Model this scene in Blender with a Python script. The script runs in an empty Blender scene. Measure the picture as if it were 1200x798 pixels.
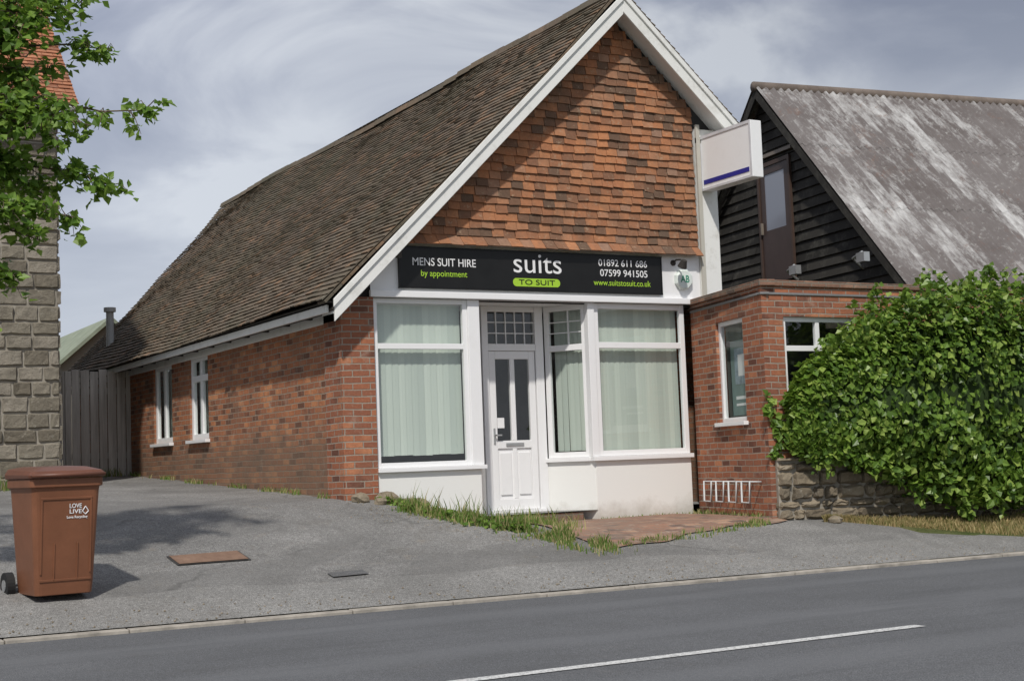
import bpy, math, random
from mathutils import Vector, noise, Matrix
random.seed(7)
rnd=random.random
def ru(a,b): return a+(b-a)*random.random()
scene=bpy.context.scene
scene.view_settings.view_transform='Standard'
try: scene.view_settings.look='None'
except Exception: pass
scene.view_settings.exposure=0
COL=scene.collection
# ---------------- helpers ----------------
def empty(name,loc=(0,0,0)):
    o=bpy.data.objects.new(name,None); o.location=loc; COL.objects.link(o); return o
def mesh_obj(name,verts,faces,mat,parent=None,smooth=False,uv=True,bevel=0):
    me=bpy.data.meshes.new(name); me.from_pydata([tuple(v) for v in verts],[],faces); me.update()
    if mat: me.materials.append(mat)
    if uv:
        l=me.uv_layers.new(name='UVMap')
        Z=Vector((0,0,1))
        for p in me.polygons:
            n=p.normal
            if abs(n.z)>.98: t=Vector((1,0,0)); b=Vector((0,1,0))
            else:
                t=Z.cross(n).normalized(); b=n.cross(t)
            for li in p.loop_indices:
                v=me.vertices[me.loops[li].vertex_index].co
                l.data[li].uv=(v.dot(t),v.dot(b))
    if smooth:
        for p in me.polygons: p.use_smooth=True
    o=bpy.data.objects.new(name,me); COL.objects.link(o)
    if parent: o.parent=parent
    if bevel:
        md=o.modifiers.new('Bevel','BEVEL'); md.width=bevel; md.segments=2; md.limit_method='ANGLE'
    return o
class Fr:
    def __init__(s,x0,y0,x1,y1):
        s.o=Vector((x0,y0,0)); d=Vector((x1-x0,y1-y0,0)); s.L=d.length; s.d=d.normalized(); s.n=Vector((s.d.y,-s.d.x,0))
    def pt(s,a,o,z): return s.o+s.d*a+s.n*o+Vector((0,0,z))
class B:
    def __init__(s): s.v=[]; s.f=[]
    def quad(s,*p):
        i=len(s.v); s.v+= [Vector(q) for q in p]; s.f.append(tuple(range(i,i+len(p))))
    def hexa(s,p):
        i=len(s.v); s.v+=[Vector(q) for q in p]
        for f in ((0,3,2,1),(4,5,6,7),(0,1,5,4),(1,2,6,5),(2,3,7,6),(3,0,4,7)): s.f.append(tuple(i+k for k in f))
    def box(s,fr,s0,s1,o0,o1,z0,z1):
        P=fr.pt
        s.hexa([P(s0,o1,z0),P(s1,o1,z0),P(s1,o0,z0),P(s0,o0,z0),P(s0,o1,z1),P(s1,o1,z1),P(s1,o0,z1),P(s0,o0,z1)])
    def tube(s,pts,radii,n=8,cap=True):
        base=len(s.v); m=len(pts); pts=[Vector(p) for p in pts]
        for i,p in enumerate(pts):
            t=(pts[min(i+1,m-1)]-pts[max(i-1,0)]).normalized()
            a=t.orthogonal().normalized() if abs(t.z)>.9 else t.cross(Vector((0,0,1))).normalized()
            b=t.cross(a)
            for k in range(n):
                an=2*math.pi*k/n; s.v.append(p+(a*math.cos(an)+b*math.sin(an))*radii[i])
        for i in range(m-1):
            for k in range(n):
                k2=(k+1)%n; s.f.append((base+i*n+k,base+i*n+k2,base+(i+1)*n+k2,base+(i+1)*n+k))
        if cap:
            s.f.append(tuple(base+k for k in range(n))[::-1]); s.f.append(tuple(base+(m-1)*n+k for k in range(n)))
    def obj(s,name,mat,parent=None,**k): return mesh_obj(name,s.v,s.f,mat,parent,**k)
W=Fr(0,0,1,0)  # world frame: s=X, o=-Y

# ---------------- materials ----------------
class M:
    def __init__(s,name,rough=.8,color=(.5,.5,.5),spec=.3,metal=0):
        s.m=bpy.data.materials.new(name); s.m.use_nodes=True; s.nt=s.m.node_tree; s.b=s.nt.nodes['Principled BSDF']
        s.b.inputs['Roughness'].default_value=rough; s.b.inputs['Base Color'].default_value=(*color,1)
        s.b.inputs['Specular IOR Level'].default_value=spec; s.b.inputs['Metallic'].default_value=metal
    def n(s,t): return s.nt.nodes.new(t)
    def l(s,a,b): s.nt.links.new(a,b)
    def pos(s): return s.n('ShaderNodeNewGeometry').outputs['Position']
    def noise(s,scale,detail=4,rough=.6,vec=None,dist=0):
        nd=s.nt.nodes.new('ShaderNodeTexNoise'); nd.inputs['Scale'].default_value=scale; nd.inputs['Detail'].default_value=detail; nd.inputs['Roughness'].default_value=rough; nd.inputs['Distortion'].default_value=dist
        s.l(vec if vec else s.pos(),nd.inputs['Vector']); return nd.outputs['Fac']
    def ramp(s,fac,stops,interp='LINEAR'):
        nd=s.nt.nodes.new('ShaderNodeValToRGB'); cr=nd.color_ramp; cr.interpolation=interp
        while len(cr.elements)<len(stops): cr.elements.new(.5)
        for e,(p,c) in zip(cr.elements,stops):
            e.position=p; e.color=(*c,1) if not isinstance(c,(int,float)) else (c,c,c,1)
        s.l(fac,nd.inputs['Fac']); return nd.outputs['Color']
    def mix(s,a,b,fac,mode='MIX'):
        nd=s.nt.nodes.new('ShaderNodeMix'); nd.data_type='RGBA'; nd.blend_type=mode
        for sock,v in ((nd.inputs[6],a),(nd.inputs[7],b)):
            if isinstance(v,tuple): sock.default_value=(*v,1)
            else: s.l(v,sock)
        if isinstance(fac,(int,float)): nd.inputs[0].default_value=fac
        else: s.l(fac,nd.inputs[0])
        return nd.outputs[2]
    def math(s,op,a,b=0):
        nd=s.nt.nodes.new('ShaderNodeMath'); nd.operation=op
        for i,v in enumerate((a,b)):
            if isinstance(v,(int,float)): nd.inputs[i].default_value=v
            else: s.l(v,nd.inputs[i])
        return nd.outputs[0]
    def col(s,c): s.l(c,s.b.inputs['Base Color'])
    def bump(s,h,strength=.5,dist=.01):
        nd=s.nt.nodes.new('ShaderNodeBump'); nd.inputs['Strength'].default_value=strength; nd.inputs['Distance'].default_value=dist
        s.l(h,nd.inputs['Height']); s.l(nd.outputs[0],s.b.inputs['Normal'])
    def sep(s,v):
        nd=s.nt.nodes.new('ShaderNodeSeparateXYZ'); s.l(v,nd.inputs[0]); return nd.outputs
def plain(name,color,rough=.6,var=.15,scale=3,spec=.3,metal=0,bump=0):
    m=M(name,rough,color,spec,metal)
    f=m.noise(scale,5,.65)
    d=tuple(c*(1-var) for c in color); u=tuple(min(1,c*(1+var)) for c in color)
    m.col(m.ramp(f,[(.3,d),(.7,u)]))
    if bump: m.bump(m.noise(scale*12,3),bump,.005)
    return m.m
def brick_mat(name,c1,c2,mortar,dark,lich=.3,darkbase=None,w=.225,h=.075,ms=.008,bumpd=.012,darkamt=.65):
    m=M(name,.9,spec=.15)
    uv=m.n('ShaderNodeUVMap').outputs[0]
    nz=m.nt.nodes.new('ShaderNodeTexNoise'); nz.inputs['Scale'].default_value=2.5; nz.inputs['Detail'].default_value=5; m.l(uv,nz.inputs['Vector'])
    vm=m.nt.nodes.new('ShaderNodeVectorMath'); vm.operation='SCALE'; m.l(nz.outputs['Color'],vm.inputs[0]); vm.inputs['Scale'].default_value=.03
    va=m.nt.nodes.new('ShaderNodeVectorMath'); va.operation='ADD'; m.l(uv,va.inputs[0]); m.l(vm.outputs[0],va.inputs[1])
    def bt(a,b_,mo,bias=0):
        t=m.nt.nodes.new('ShaderNodeTexBrick'); m.l(va.outputs[0],t.inputs['Vector'])
        t.inputs['Scale'].default_value=1; t.inputs['Brick Width'].default_value=w; t.inputs['Row Height'].default_value=h
        t.inputs['Mortar Size'].default_value=ms; t.inputs['Mortar Smooth'].default_value=.3; t.inputs['Bias'].default_value=bias
        t.inputs['Color1'].default_value=(*a,1); t.inputs['Color2'].default_value=(*b_,1); t.inputs['Mortar'].default_value=(*mo,1); return t
    t=bt(c1,c2,mortar); t2=bt((1,1,1),(0,0,0),(.5,.5,.5))
    col=t.outputs['Color']
    # a few over-burnt headers and a few pale bricks, chosen per brick
    sel=m.math('ADD',m.sep(t2.outputs['Color'])[0],m.math('MULTIPLY',m.math('SUBTRACT',m.noise(1.8,3,.6),.5),1.6))
    inb=m.math('SUBTRACT',1,t.outputs['Fac'])
    col=m.mix(col,(c2[0]*.5,c2[1]*.6,c2[2]*.7),m.math('MULTIPLY',m.ramp(sel,[(.0,.8),(.16,0)]),inb))
    col=m.mix(col,(min(1,c1[0]*1.3),c1[1]*1.5,c1[2]*1.5),m.math('MULTIPLY',m.ramp(sel,[(.82,0),(1,.75)]),inb))
    fine=m.noise(30,4,.7)
    col=m.mix(col,m.ramp(fine,[(.3,.6),(.7,1.1)]),.5,'MULTIPLY')
    big=m.noise(1.1,5,.7,dist=.6)
    col=m.mix(col,dark,m.ramp(big,[(.48,0),(.75,darkamt)]))
    sp=m.noise(5,6,.75)
    col=m.mix(col,(.50,.43,.35),m.ramp(sp,[(.56,0),(.72,lich)]))
    if darkbase is not None:
        z=m.sep(m.pos())[2]
        f=m.math('SUBTRACT',z,darkbase); f=m.math('ADD',f,m.math('MULTIPLY',m.noise(2,5,.7),-.9))
        col=m.mix(col,(.17,.13,.095),m.ramp(f,[(0,.55),(.35,0)]))
    m.col(col)
    h_=m.math('ADD',inb,m.math('MULTIPLY',fine,.5))
    m.bump(h_,.8,bumpd)
    return m.m
MB=brick_mat('brick_side',(.46,.185,.09),(.29,.125,.075),(.36,.29,.22),(.19,.13,.095),.5,darkbase=.98)
MBF=brick_mat('brick_front',(.42,.16,.085),(.27,.11,.07),(.38,.32,.26),(.20,.12,.085),.4)
MBS=brick_mat('brick_step',(.30,.16,.11),(.22,.14,.10),(.25,.22,.18),(.14,.12,.1),.3)
MPAV=brick_mat('brick_paving',(.34,.19,.13),(.26,.16,.12),(.25,.22,.18),(.24,.20,.16),.7,w=.21,h=.105,ms=.006,bumpd=.003,darkamt=.8)
def tile_mat(name,stops,lichen,moss,patch=.6,sc=1.2,la=.6):
    m=M(name,.9,spec=.15)
    r=m.n('ShaderNodeNewGeometry').outputs['Random Per Island']
    c=m.ramp(r,stops)
    c=m.mix(c,moss,m.ramp(m.noise(sc,6,.75,dist=.5),[(.42,0),(.72,patch)]))
    c=m.mix(c,m.ramp(m.noise(25,4,.7),[(.25,.55),(.75,1.1)]),.5,'MULTIPLY')
    c=m.mix(c,lichen,m.ramp(m.noise(14,5,.8),[(.57,0),(.68,la)]))
    m.col(c); m.bump(m.noise(60,3),.4,.004); return m.m
MTR=tile_mat('roof_tile',[(0,(.11,.088,.068)),(.3,(.185,.142,.105)),(.6,(.15,.125,.10)),(.88,(.21,.15,.105)),(1,(.29,.18,.115))],(.30,.29,.23),(.115,.11,.075),.85,.7,.45)
MTG=tile_mat('hung_tile',[(0,(.13,.085,.06)),(.2,(.25,.125,.075)),(.5,(.42,.18,.09)),(.8,(.50,.22,.105)),(1,(.33,.20,.14))],(.42,.32,.22),(.15,.11,.08),.9,.9)
MTH=tile_mat('house_tile',[(0,(.25,.1,.06)),(.5,(.42,.17,.09)),(1,(.5,.22,.12))],(.35,.3,.2),(.2,.13,.09),.5)
def white_mat(name,base=(.78,.78,.76),dirt=.25,rough=.45):
    m=M(name,rough,base,.4)
    f=m.noise(4,7,.75)
    c=m.mix(base,(.42,.40,.34),m.ramp(f,[(.52,0),(.78,dirt)]))
    m.col(c); return m.m
MW=white_mat('white_upvc',(.84,.84,.84),.10,.3)
MWP=white_mat('white_paint',(.80,.80,.77),.6,.6)
m=M('white_render',.8,(.8,.8,.78),.2)
z=m.sep(m.pos())[2]; f=m.math('ADD',z,m.math('MULTIPLY',m.noise(3,5,.7),-.5))
m.col(m.mix((.82,.82,.79),(.40,.36,.30),m.ramp(f,[(.12,.8),(.42,.0)]))); m.bump(m.noise(40,4),.2,.004); MWR=m.m
MBK=plain('black_paint',(.012,.012,.012),.35,.2)
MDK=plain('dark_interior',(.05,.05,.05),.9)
MGRN=plain('sign_green',(.38,.62,.05),.5,.03)
MTXT=plain('sign_white',(.85,.85,.85),.5,.02)
MBLU=plain('sign_blue',(.03,.03,.25),.5,.05)
MMET=plain('galvanised',(.45,.46,.46),.4,.15,metal=.6)
MGUT=plain('dark_gutter',(.05,.045,.04),.6,.2)
def glass_mat(name,tint=(.92,.95,.94)):
    m=bpy.data.materials.new(name); m.use_nodes=True; nt=m.node_tree; nt.nodes.clear()
    o=nt.nodes.new('ShaderNodeOutputMaterial'); mx=nt.nodes.new('ShaderNodeMixShader'); t=nt.nodes.new('ShaderNodeBsdfTransparent'); g=nt.nodes.new('ShaderNodeBsdfGlossy')
    t.inputs[0].default_value=(*tint,1); g.inputs['Roughness'].default_value=.015
    ns=nt.nodes.new('ShaderNodeTexNoise'); ns.inputs['Scale'].default_value=1.3
    bp_=nt.nodes.new('ShaderNodeBump'); bp_.inputs['Strength'].default_value=.08; bp_.inputs['Distance'].default_value=.02; nt.links.new(ns.outputs['Fac'],bp_.inputs['Height']); nt.links.new(bp_.outputs[0],g.inputs['Normal'])
    ge=nt.nodes.new('ShaderNodeNewGeometry'); d=nt.nodes.new('ShaderNodeVectorMath'); d.operation='DOT_PRODUCT'
    nt.links.new(ge.outputs['Normal'],d.inputs[0]); nt.links.new(ge.outputs['Incoming'],d.inputs[1])
    def mt(op,a,b=0,c=0):
        q=nt.nodes.new('ShaderNodeMath'); q.operation=op
        for i,v in enumerate((a,b,c)):
            if isinstance(v,(int,float)): q.inputs[i].default_value=v
            else: nt.links.new(v,q.inputs[i])
        return q.outputs[0]
    ab=mt('ABSOLUTE',d.outputs['Value']); om=mt('SUBTRACT',1,ab); pw=mt('POWER',om,5); fac=mt('MULTIPLY_ADD',pw,.9,.085)
    nt.links.new(fac,mx.inputs[0]); nt.links.new(t.outputs[0],mx.inputs[1]); nt.links.new(g.outputs[0],mx.inputs[2]); nt.links.new(mx.outputs[0],o.inputs[0]); return m
MG=glass_mat('window_glass')
m=M('blind_fabric',.85,(.62,.67,.60),.15); r=m.n('ShaderNodeNewGeometry').outputs['Random Per Island']; m.col(m.ramp(r,[(0,(.50,.55,.50)),(1,(.64,.69,.62))])); MBL=m.m
def asphalt(name,base,vary=.2,speck=.5,stain=(.1,.095,.085),brown=.0,crack=False,tracks=False,big=0):
    m=M(name,.92,base,.2)
    p=m.pos()
    d=tuple(c*(1-vary) for c in base); u=tuple(c*(1+vary) for c in base)
    c=m.ramp(m.noise(.55,6,.7,dist=.4),[(.35,d),(.65,u)])
    c=m.mix(c,m.ramp(m.noise(110,2,.6),[(.38,.4),(.5,.95),(.66,1.8)]),speck,'MULTIPLY')
    c=m.mix(c,m.ramp(m.noise(28,3,.7),[(.35,.7),(.65,1.2)]),speck,'MULTIPLY')
    c=m.mix(c,stain,m.ramp(m.noise(1.7,6,.8),[(.54,0),(.7,.5)]))
    c=m.mix(c,(.26,.21,.15),m.ramp(m.noise(3.1,6,.85),[(.57,0),(.72,brown)]))
    if big: c=m.mix(c,tuple(x*.62 for x in base),m.ramp(m.noise(.32,5,.65,dist=1.2),[(.5,0),(.56,big)]))
    if tracks:
        y=m.sep(p)[1]
        w=m.math('SINE',m.math('MULTIPLY',m.math('ADD',y,m.math('MULTIPLY',m.noise(.3),.5)),3.4))
        c=m.mix(c,tuple(x*1.3 for x in base),m.ramp(w,[(.4,0),(1,.4)]))
        mp=m.n('ShaderNodeMapping'); mp.inputs['Scale'].default_value=(.25,2.2,1); m.l(p,mp.inputs[0])
        c=m.mix(c,tuple(x*.7 for x in base),m.ramp(m.noise(1.2,5,.7,vec=mp.outputs[0]),[(.52,0),(.7,.5)]))
    if crack:
        v=m.nt.nodes.new('ShaderNodeTexVoronoi'); v.feature='DISTANCE_TO_EDGE'; v.inputs['Scale'].default_value=.45
        nz=m.nt.nodes.new('ShaderNodeTexNoise'); nz.inputs['Scale'].default_value=1.6; nz.inputs['Detail'].default_value=6
        m.l(p,nz.inputs['Vector'])
        mx=m.mix(p,nz.outputs['Color'],.5); m.l(mx,v.inputs['Vector'])
        gap=m.ramp(m.noise(.9,3),[(.42,0),(.56,.6)])
        cr_=m.math('MULTIPLY',m.ramp(v.outputs['Distance'],[(0,1),(.009,0)]),gap)
        c=m.mix(c,tuple(x*.4 for x in base),cr_)
    m.col(c); m.bump(m.noise(120,2),.7,.007); return m.m
MROAD=asphalt('road_asphalt',(.125,.128,.133),.1,.6,(.09,.09,.09),.1,tracks=True)
MDRV=asphalt('drive_asphalt',(.215,.21,.20),.2,.75,(.14,.13,.115),.45,crack=True,big=.4)
MPVT=asphalt('pavement_asphalt',(.235,.23,.218),.15,.7,(.17,.16,.145),.35,big=.25)
MPATCH=asphalt('patch_asphalt',(.13,.13,.13),.1,.5)
MKERB=plain('kerb_stone',(.34,.31,.265),.85,.35,5,bump=.3)
m=M('road_paint',.7,(.75,.75,.72)); mk=m.noise(45,4,.75)
m.col(m.mix((.62,.62,.6),(.2,.2,.2),m.ramp(mk,[(.48,0),(.62,.9)]))); MPAINT=m.m
m=M('rusty_cover',.85,(.3,.15,.08)); m.col(m.ramp(m.noise(8,5,.7),[(.3,(.16,.095,.065)),(.7,(.25,.16,.11))])); m.bump(m.noise(50,2),.6,.005); MRUST=m.m
m=M('ground_grass',.95,(.08,.1,.03),.1); m.col(m.ramp(m.noise(1.5,6,.75),[(.3,(.06,.085,.025)),(.6,(.14,.14,.06)),(.75,(.25,.2,.1))])); m.bump(m.noise(30,4),1,.05); MGRASS=m.m
def leaf_mat(name,stops,rough=.4,trans=.35):
    m=M(name,rough,spec=.35); r=m.n('ShaderNodeNewGeometry').outputs['Random Per Island']
    c=m.ramp(r,stops); c=m.mix(c,m.ramp(m.noise(1.6,3),[(.3,.7),(.7,1.2)]),.6,'MULTIPLY'); m.col(c)
    out=m.nt.nodes['Material Output']; tr=m.nt.nodes.new('ShaderNodeBsdfTranslucent'); m.l(m.mix(c,(.35,.5,.05),.3),tr.inputs[0])
    mx=m.nt.nodes.new('ShaderNodeMixShader'); mx.inputs[0].default_value=trans; m.l(m.b.outputs[0],mx.inputs[1]); m.l(tr.outputs[0],mx.inputs[2]); m.l(mx.outputs[0],out.inputs[0]); return m.m
ML_H=leaf_mat('hedge_leaf',[(0,(.06,.12,.02)),(.4,(.13,.23,.035)),(.75,(.21,.33,.055)),(1,(.34,.44,.10))],.38)
ML_T=leaf_mat('tree_leaf',[(0,(.07,.15,.02)),(.5,(.15,.27,.04)),(1,(.28,.42,.08))],.45,.45)
ML_G=leaf_mat('grass_blade',[(0,(.09,.17,.03)),(.55,(.18,.27,.06)),(.7,(.36,.31,.14)),(1,(.5,.42,.22))],.7,.3)
ML_GD=leaf_mat('dry_grass_blade',[(0,(.12,.16,.04)),(.3,(.3,.24,.1)),(.6,(.42,.31,.15)),(1,(.5,.4,.2))],.7,.3)
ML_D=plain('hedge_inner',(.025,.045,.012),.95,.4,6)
MBARK=plain('bark',(.13,.1,.07),.9,.3,10,bump=.5)
def stone_mat(name,stops,pale=(.46,.44,.38),dark=.7):
    m=M(name,.95,spec=.1); r=m.n('ShaderNodeNewGeometry').outputs['Random Per Island']
    c=m.ramp(r,stops); c=m.mix(c,(.11,.10,.08),m.ramp(m.noise(2.5,6,.75),[(.48,0),(.72,dark)]))
    c=m.mix(c,m.ramp(m.noise(20,5,.7),[(.25,.5),(.75,1.1)]),.7,'MULTIPLY')
    c=m.mix(c,pale,m.ramp(m.noise(9,5,.8),[(.57,0),(.7,.55)])); m.col(c)
    m.bump(m.noise(10,6,.75),1,.035); return m.m
MST=stone_mat('sandstone',[(0,(.20,.175,.135)),(.5,(.29,.26,.205)),(1,(.38,.34,.28))],dark=.7)
MSR=stone_mat('rubble_stone',[(0,(.20,.165,.12)),(.5,(.32,.265,.19)),(1,(.42,.35,.26))])
MMORT=plain('mortar',(.30,.275,.23),.95,.3,6)
m=M('black_board',.8,(.02,.02,.018),.25); 
c=m.ramp(m.n('ShaderNodeNewGeometry').outputs['Random Per Island'],[(0,(.018,.017,.015)),(1,(.045,.042,.036))]); c=m.mix(c,(.11,.105,.09),m.ramp(m.noise(3,6,.8),[(.50,0),(.72,.65)])); m.col(c); MBB=m.m
m=M('corrugated_sheet',.85,(.2,.18,.17),.2); p=m.pos()
c=m.ramp(m.noise(.5,5,.7),[(.3,(.10,.085,.08)),(.65,(.175,.16,.155))])
mp=m.nt.nodes.new('ShaderNodeMapping'); mp.inputs['Scale'].default_value=(1.8,.35,.35); m.l(p,mp.inputs[0])
c=m.mix(c,(.56,.56,.55),m.ramp(m.noise(1.1,7,.8,vec=mp.outputs[0]),[(.50,0),(.66,.8)]))
c=m.mix(c,(.5,.5,.48),m.ramp(m.noise(7,6,.85),[(.55,0),(.68,.5)]))
c=m.mix(c,(.17,.09,.06),m.ramp(m.noise(1.6,6,.8,dist=.8),[(.58,0),(.72,.6)]))
m.col(c); MCOR=m.m
m=M('weathered_wood',.9,(.3,.28,.25),.1); mp=m.nt.nodes.new('ShaderNodeMapping'); mp.inputs['Scale'].default_value=(14,14,.8); m.l(m.pos(),mp.inputs[0])
c=m.ramp(m.noise(1,5,.7,vec=mp.outputs[0]),[(.3,(.32,.29,.25)),(.7,(.62,.58,.52))]); m.col(c); m.bump(m.noise(1,5,.7,vec=mp.outputs[0]),.5,.01); MWOOD=m.m
MBIN=plain('bin_plastic',(.20,.082,.042),.45,.14,4,.35,bump=.15)
MLID=plain('bin_lid_plastic',(.14,.055,.032),.42,.16,4,.4)
MRUB=plain('rubber',(.02,.02,.02),.7)
MGREY=plain('grey_green_roof',(.24,.27,.20),.8,.2)
MBEI=plain('beige_render',(.45,.42,.35),.9,.1)

# ---------------- terrain ----------------
def yk(x): return -4.37-.037*max(-60,min(60,x))
def sst(a,b,x):
    t=max(0,min(1,(x-a)/(b-a))); return t*t*(3-2*t)
def hgt(x,y):
    d=y-yk(x)
    if d<0:
        if y<-12.3: return max(-.4,-.1*(-12.3-y))
        return 0
    L=.0+.188*min(d,4.37)+(.04*min(max(y,0),12))
    Rr=.0+.16*min(d,2.6)+ (.02*min(max(y,0),20))
    w=sst(.1-.40*y,1.9-.36*y,x) if y<0 else sst(.1,1.9,x)
    z=L*(1-w)+Rr*w
    return z+.012*noise.noise(Vector((x*.8,y*.8,0)))*min(1,d)
def axis_vals(a,b,step,far):
    v=[]; x=a
    while x<=b+1e-6: v.append(x); x+=step
    s=step; x=b
    hi=[]
    while x<far: s*=1.5; x+=s; hi.append(x)
    lo=[]; s=step; x=a
    while x>-far: s*=1.5; x-=s; lo.append(x)
    return lo[::-1]+v+hi
def gridmesh(name,xs,ys,zf,mat,uv=True):
    vs=[];fs=[]
    for y in ys:
        for x in xs: vs.append((x,y,zf(x,y)))
    n=len(xs)
    for j in range(len(ys)-1):
        for i in range(n-1):
            fs.append((j*n+i,j*n+i+1,(j+1)*n+i+1,(j+1)*n+i))
    return mesh_obj(name,vs,fs,mat,smooth=True,uv=uv)
gridmesh('ground',axis_vals(-12,14,.5,700),axis_vals(-14,16,.5,700),lambda x,y:hgt(x,y)-.06,MGRASS)
def drape(name,x0,x1,ya,yb,nx,ny,off,mat,zf=hgt,tuck=0):
    vs=[];fs=[]
    for j in range(ny+1):
        for i in range(nx+1):
            x=x0+(x1-x0)*i/nx; a=ya(x) if callable(ya) else ya; b=yb(x) if callable(yb) else yb
            y=a+(b-a)*j/ny; vs.append((x,y,zf(x,y)+off-(tuck if (j==0 or i==0) else 0)))
    n=nx+1
    for j in range(ny):
        for i in range(nx): fs.append((j*n+i,j*n+i+1,(j+1)*n+i+1,(j+1)*n+i))
    return mesh_obj(name,vs,fs,mat,smooth=True)
drape('road',-70,70,-12.3,lambda x:yk(x)-.0,140,6,.0,MROAD,zf=lambda x,y:0)
drape('driveway',-16,6.2,lambda x:yk(x)+.95,13.5,150,120,.006,MDRV)
drape('pavement',-60,60,lambda x:yk(x)+.12,lambda x:yk(x)+1.0+.05*math.sin(x*1.7)+.04*math.sin(x*4.1),300,8,.014,MPVT)
drape('brick_forecourt',1.55,4.6,lambda x:-2.95+.26*(x-1.5)+.10*math.sin(x*2.3)+.04*math.sin(x*7),.6,50,40,.020,MPAV)
b=B(); x=-40.
while x<40:
    L=.91; f_=Fr(x,yk(x),x+L-.008,yk(x+L)); j=ru(-.003,.003)
    b.box(f_,0,f_.L,-.125,0.0,-.1,.028+j); x+=L
b.obj('kerb',MKERB,bevel=.008)
b=B(); b.box(W,-60,60,12.3,12.42,-.1,.08); b.obj('kerb.001',MKERB)
b=B()
for s in (-23.4,-13.4,-3.45,6.6,16.6,26.6):
    b.quad((s,-8.31,.005),(s+4.08,-8.31,.005),(s+4.08,-8.20,.005),(s,-8.20,.005))
b.obj('road_centre_line',MPAINT)
rt=empty('manhole_cover')
o=drape('frame',-2.67,-1.97,-2.36,-1.98,6,4,.016,MGUT); o.parent=rt
o=drape('plate',-2.65,-1.99,-2.34,-2.00,6,4,.022,MRUST); o.parent=rt
rt=empty('drain_cover')
o=drape('plate',-1.5,-1.15,-3.20,-3.05,4,3,.02,MPATCH); o.parent=rt
# loose grit
random.seed(77); b=B()
for i in range(900):
    if rnd()<.5: t=rnd(); x=.1+1.4*t+random.gauss(0,.3); y=-.3-2.7*t+random.gauss(0,.2)
    else: x=ru(-6,6); y=yk(x)+abs(random.gauss(.1,.25))+.13
    z=hgt(x,y)+.018; r=ru(.004,.013); q=[Vector((math.cos(a)*r*ru(.7,1.2),math.sin(a)*r*ru(.7,1.2),0)) for a in (0,1.6,3.1,4.7)]
    c0=Vector((x,y,z)); i0=len(b.v); b.v+=[c0+k for k in q]+[c0+Vector((0,0,r))]; b.f+=[(i0,i0+1,i0+4),(i0+1,i0+2,i0+4),(i0+2,i0+3,i0+4),(i0+3,i0,i0+4)]
b.obj('gravel',MSR,uv=False)
# ---------------- tile generator ----------------
def tiles(name,P0,A,S,N,rows,gauge,tw,xr,mat,parent,lift=.022,jit=1.0,wob=None):
    vs=[];fs=[]
    for r in range(rows):
        s0=r*gauge; s1=s0+gauge*1.25
        a0,a1=xr(s0,s0+gauge)
        if a1-a0<.05: continue
        a=a0-(tw*.5 if r%2 else 0)
        while a<a1:
            w0=max(a,a0); w1=min(a+tw,a1)
            if w1-w0>.02:
                g=.0025; h=lift+jit*ru(-.004,.008); h2=h+jit*ru(-.004,.004); ds=jit*ru(-.006,.006); rot=jit*ru(-.004,.004)
                if rnd()<.015: ds-=.02*jit; rot+=.01
                q=[(w0+g,s0+ds+rot,h),(w1-g,s0+ds-rot,h2),(w1-g,s1,.003),(w0+g,s1,.003),(w0+g,s0+ds+rot,h-.016),(w1-g,s0+ds-rot,h2-.016)]
                i=len(vs)
                for (u,v,n_) in q:
                    p=P0+A*u+S*v+N*n_
                    if wob: p=p+N*wob(u,v)
                    vs.append(p)
                fs+= [(i,i+1,i+2,i+3),(i+4,i+5,i+1,i),(i+4,i,i+3),(i+5,i+2,i+1)]
            a+=tw
    return mesh_obj(name,vs,fs,mat,parent,uv=False)
def wall(name,fr,z0,z1,ops,mat,parent,depth=.11):
    b=B(); S=sorted({0,fr.L,*[o[0] for o in ops],*[o[1] for o in ops]}); Z=sorted({z0,z1,*[o[2] for o in ops],*[o[3] for o in ops]})
    for i in range(len(S)-1):
        for j in range(len(Z)-1):
            cs=(S[i]+S[i+1])/2; cz=(Z[j]+Z[j+1])/2
            if any(o[0]<cs<o[1] and o[2]<cz<o[3] for o in ops): continue
            b.quad(fr.pt(S[i],0,Z[j]),fr.pt(S[i+1],0,Z[j]),fr.pt(S[i+1],0,Z[j+1]),fr.pt(S[i],0,Z[j+1]))
    for o in ops:
        a,c,d,e=o; P=fr.pt
        b.quad(P(a,0,d),P(a,-depth,d),P(a,-depth,e),P(a,0,e)); b.quad(P(c,-depth,d),P(c,0,d),P(c,0,e),P(c,-depth,e))
        b.quad(P(a,-depth,e),P(c,-depth,e),P(c,0,e),P(a,0,e)); b.quad(P(a,0,d),P(c,0,d),P(c,-depth,d),P(a,-depth,d))
    return b.obj(name,mat,parent)
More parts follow.
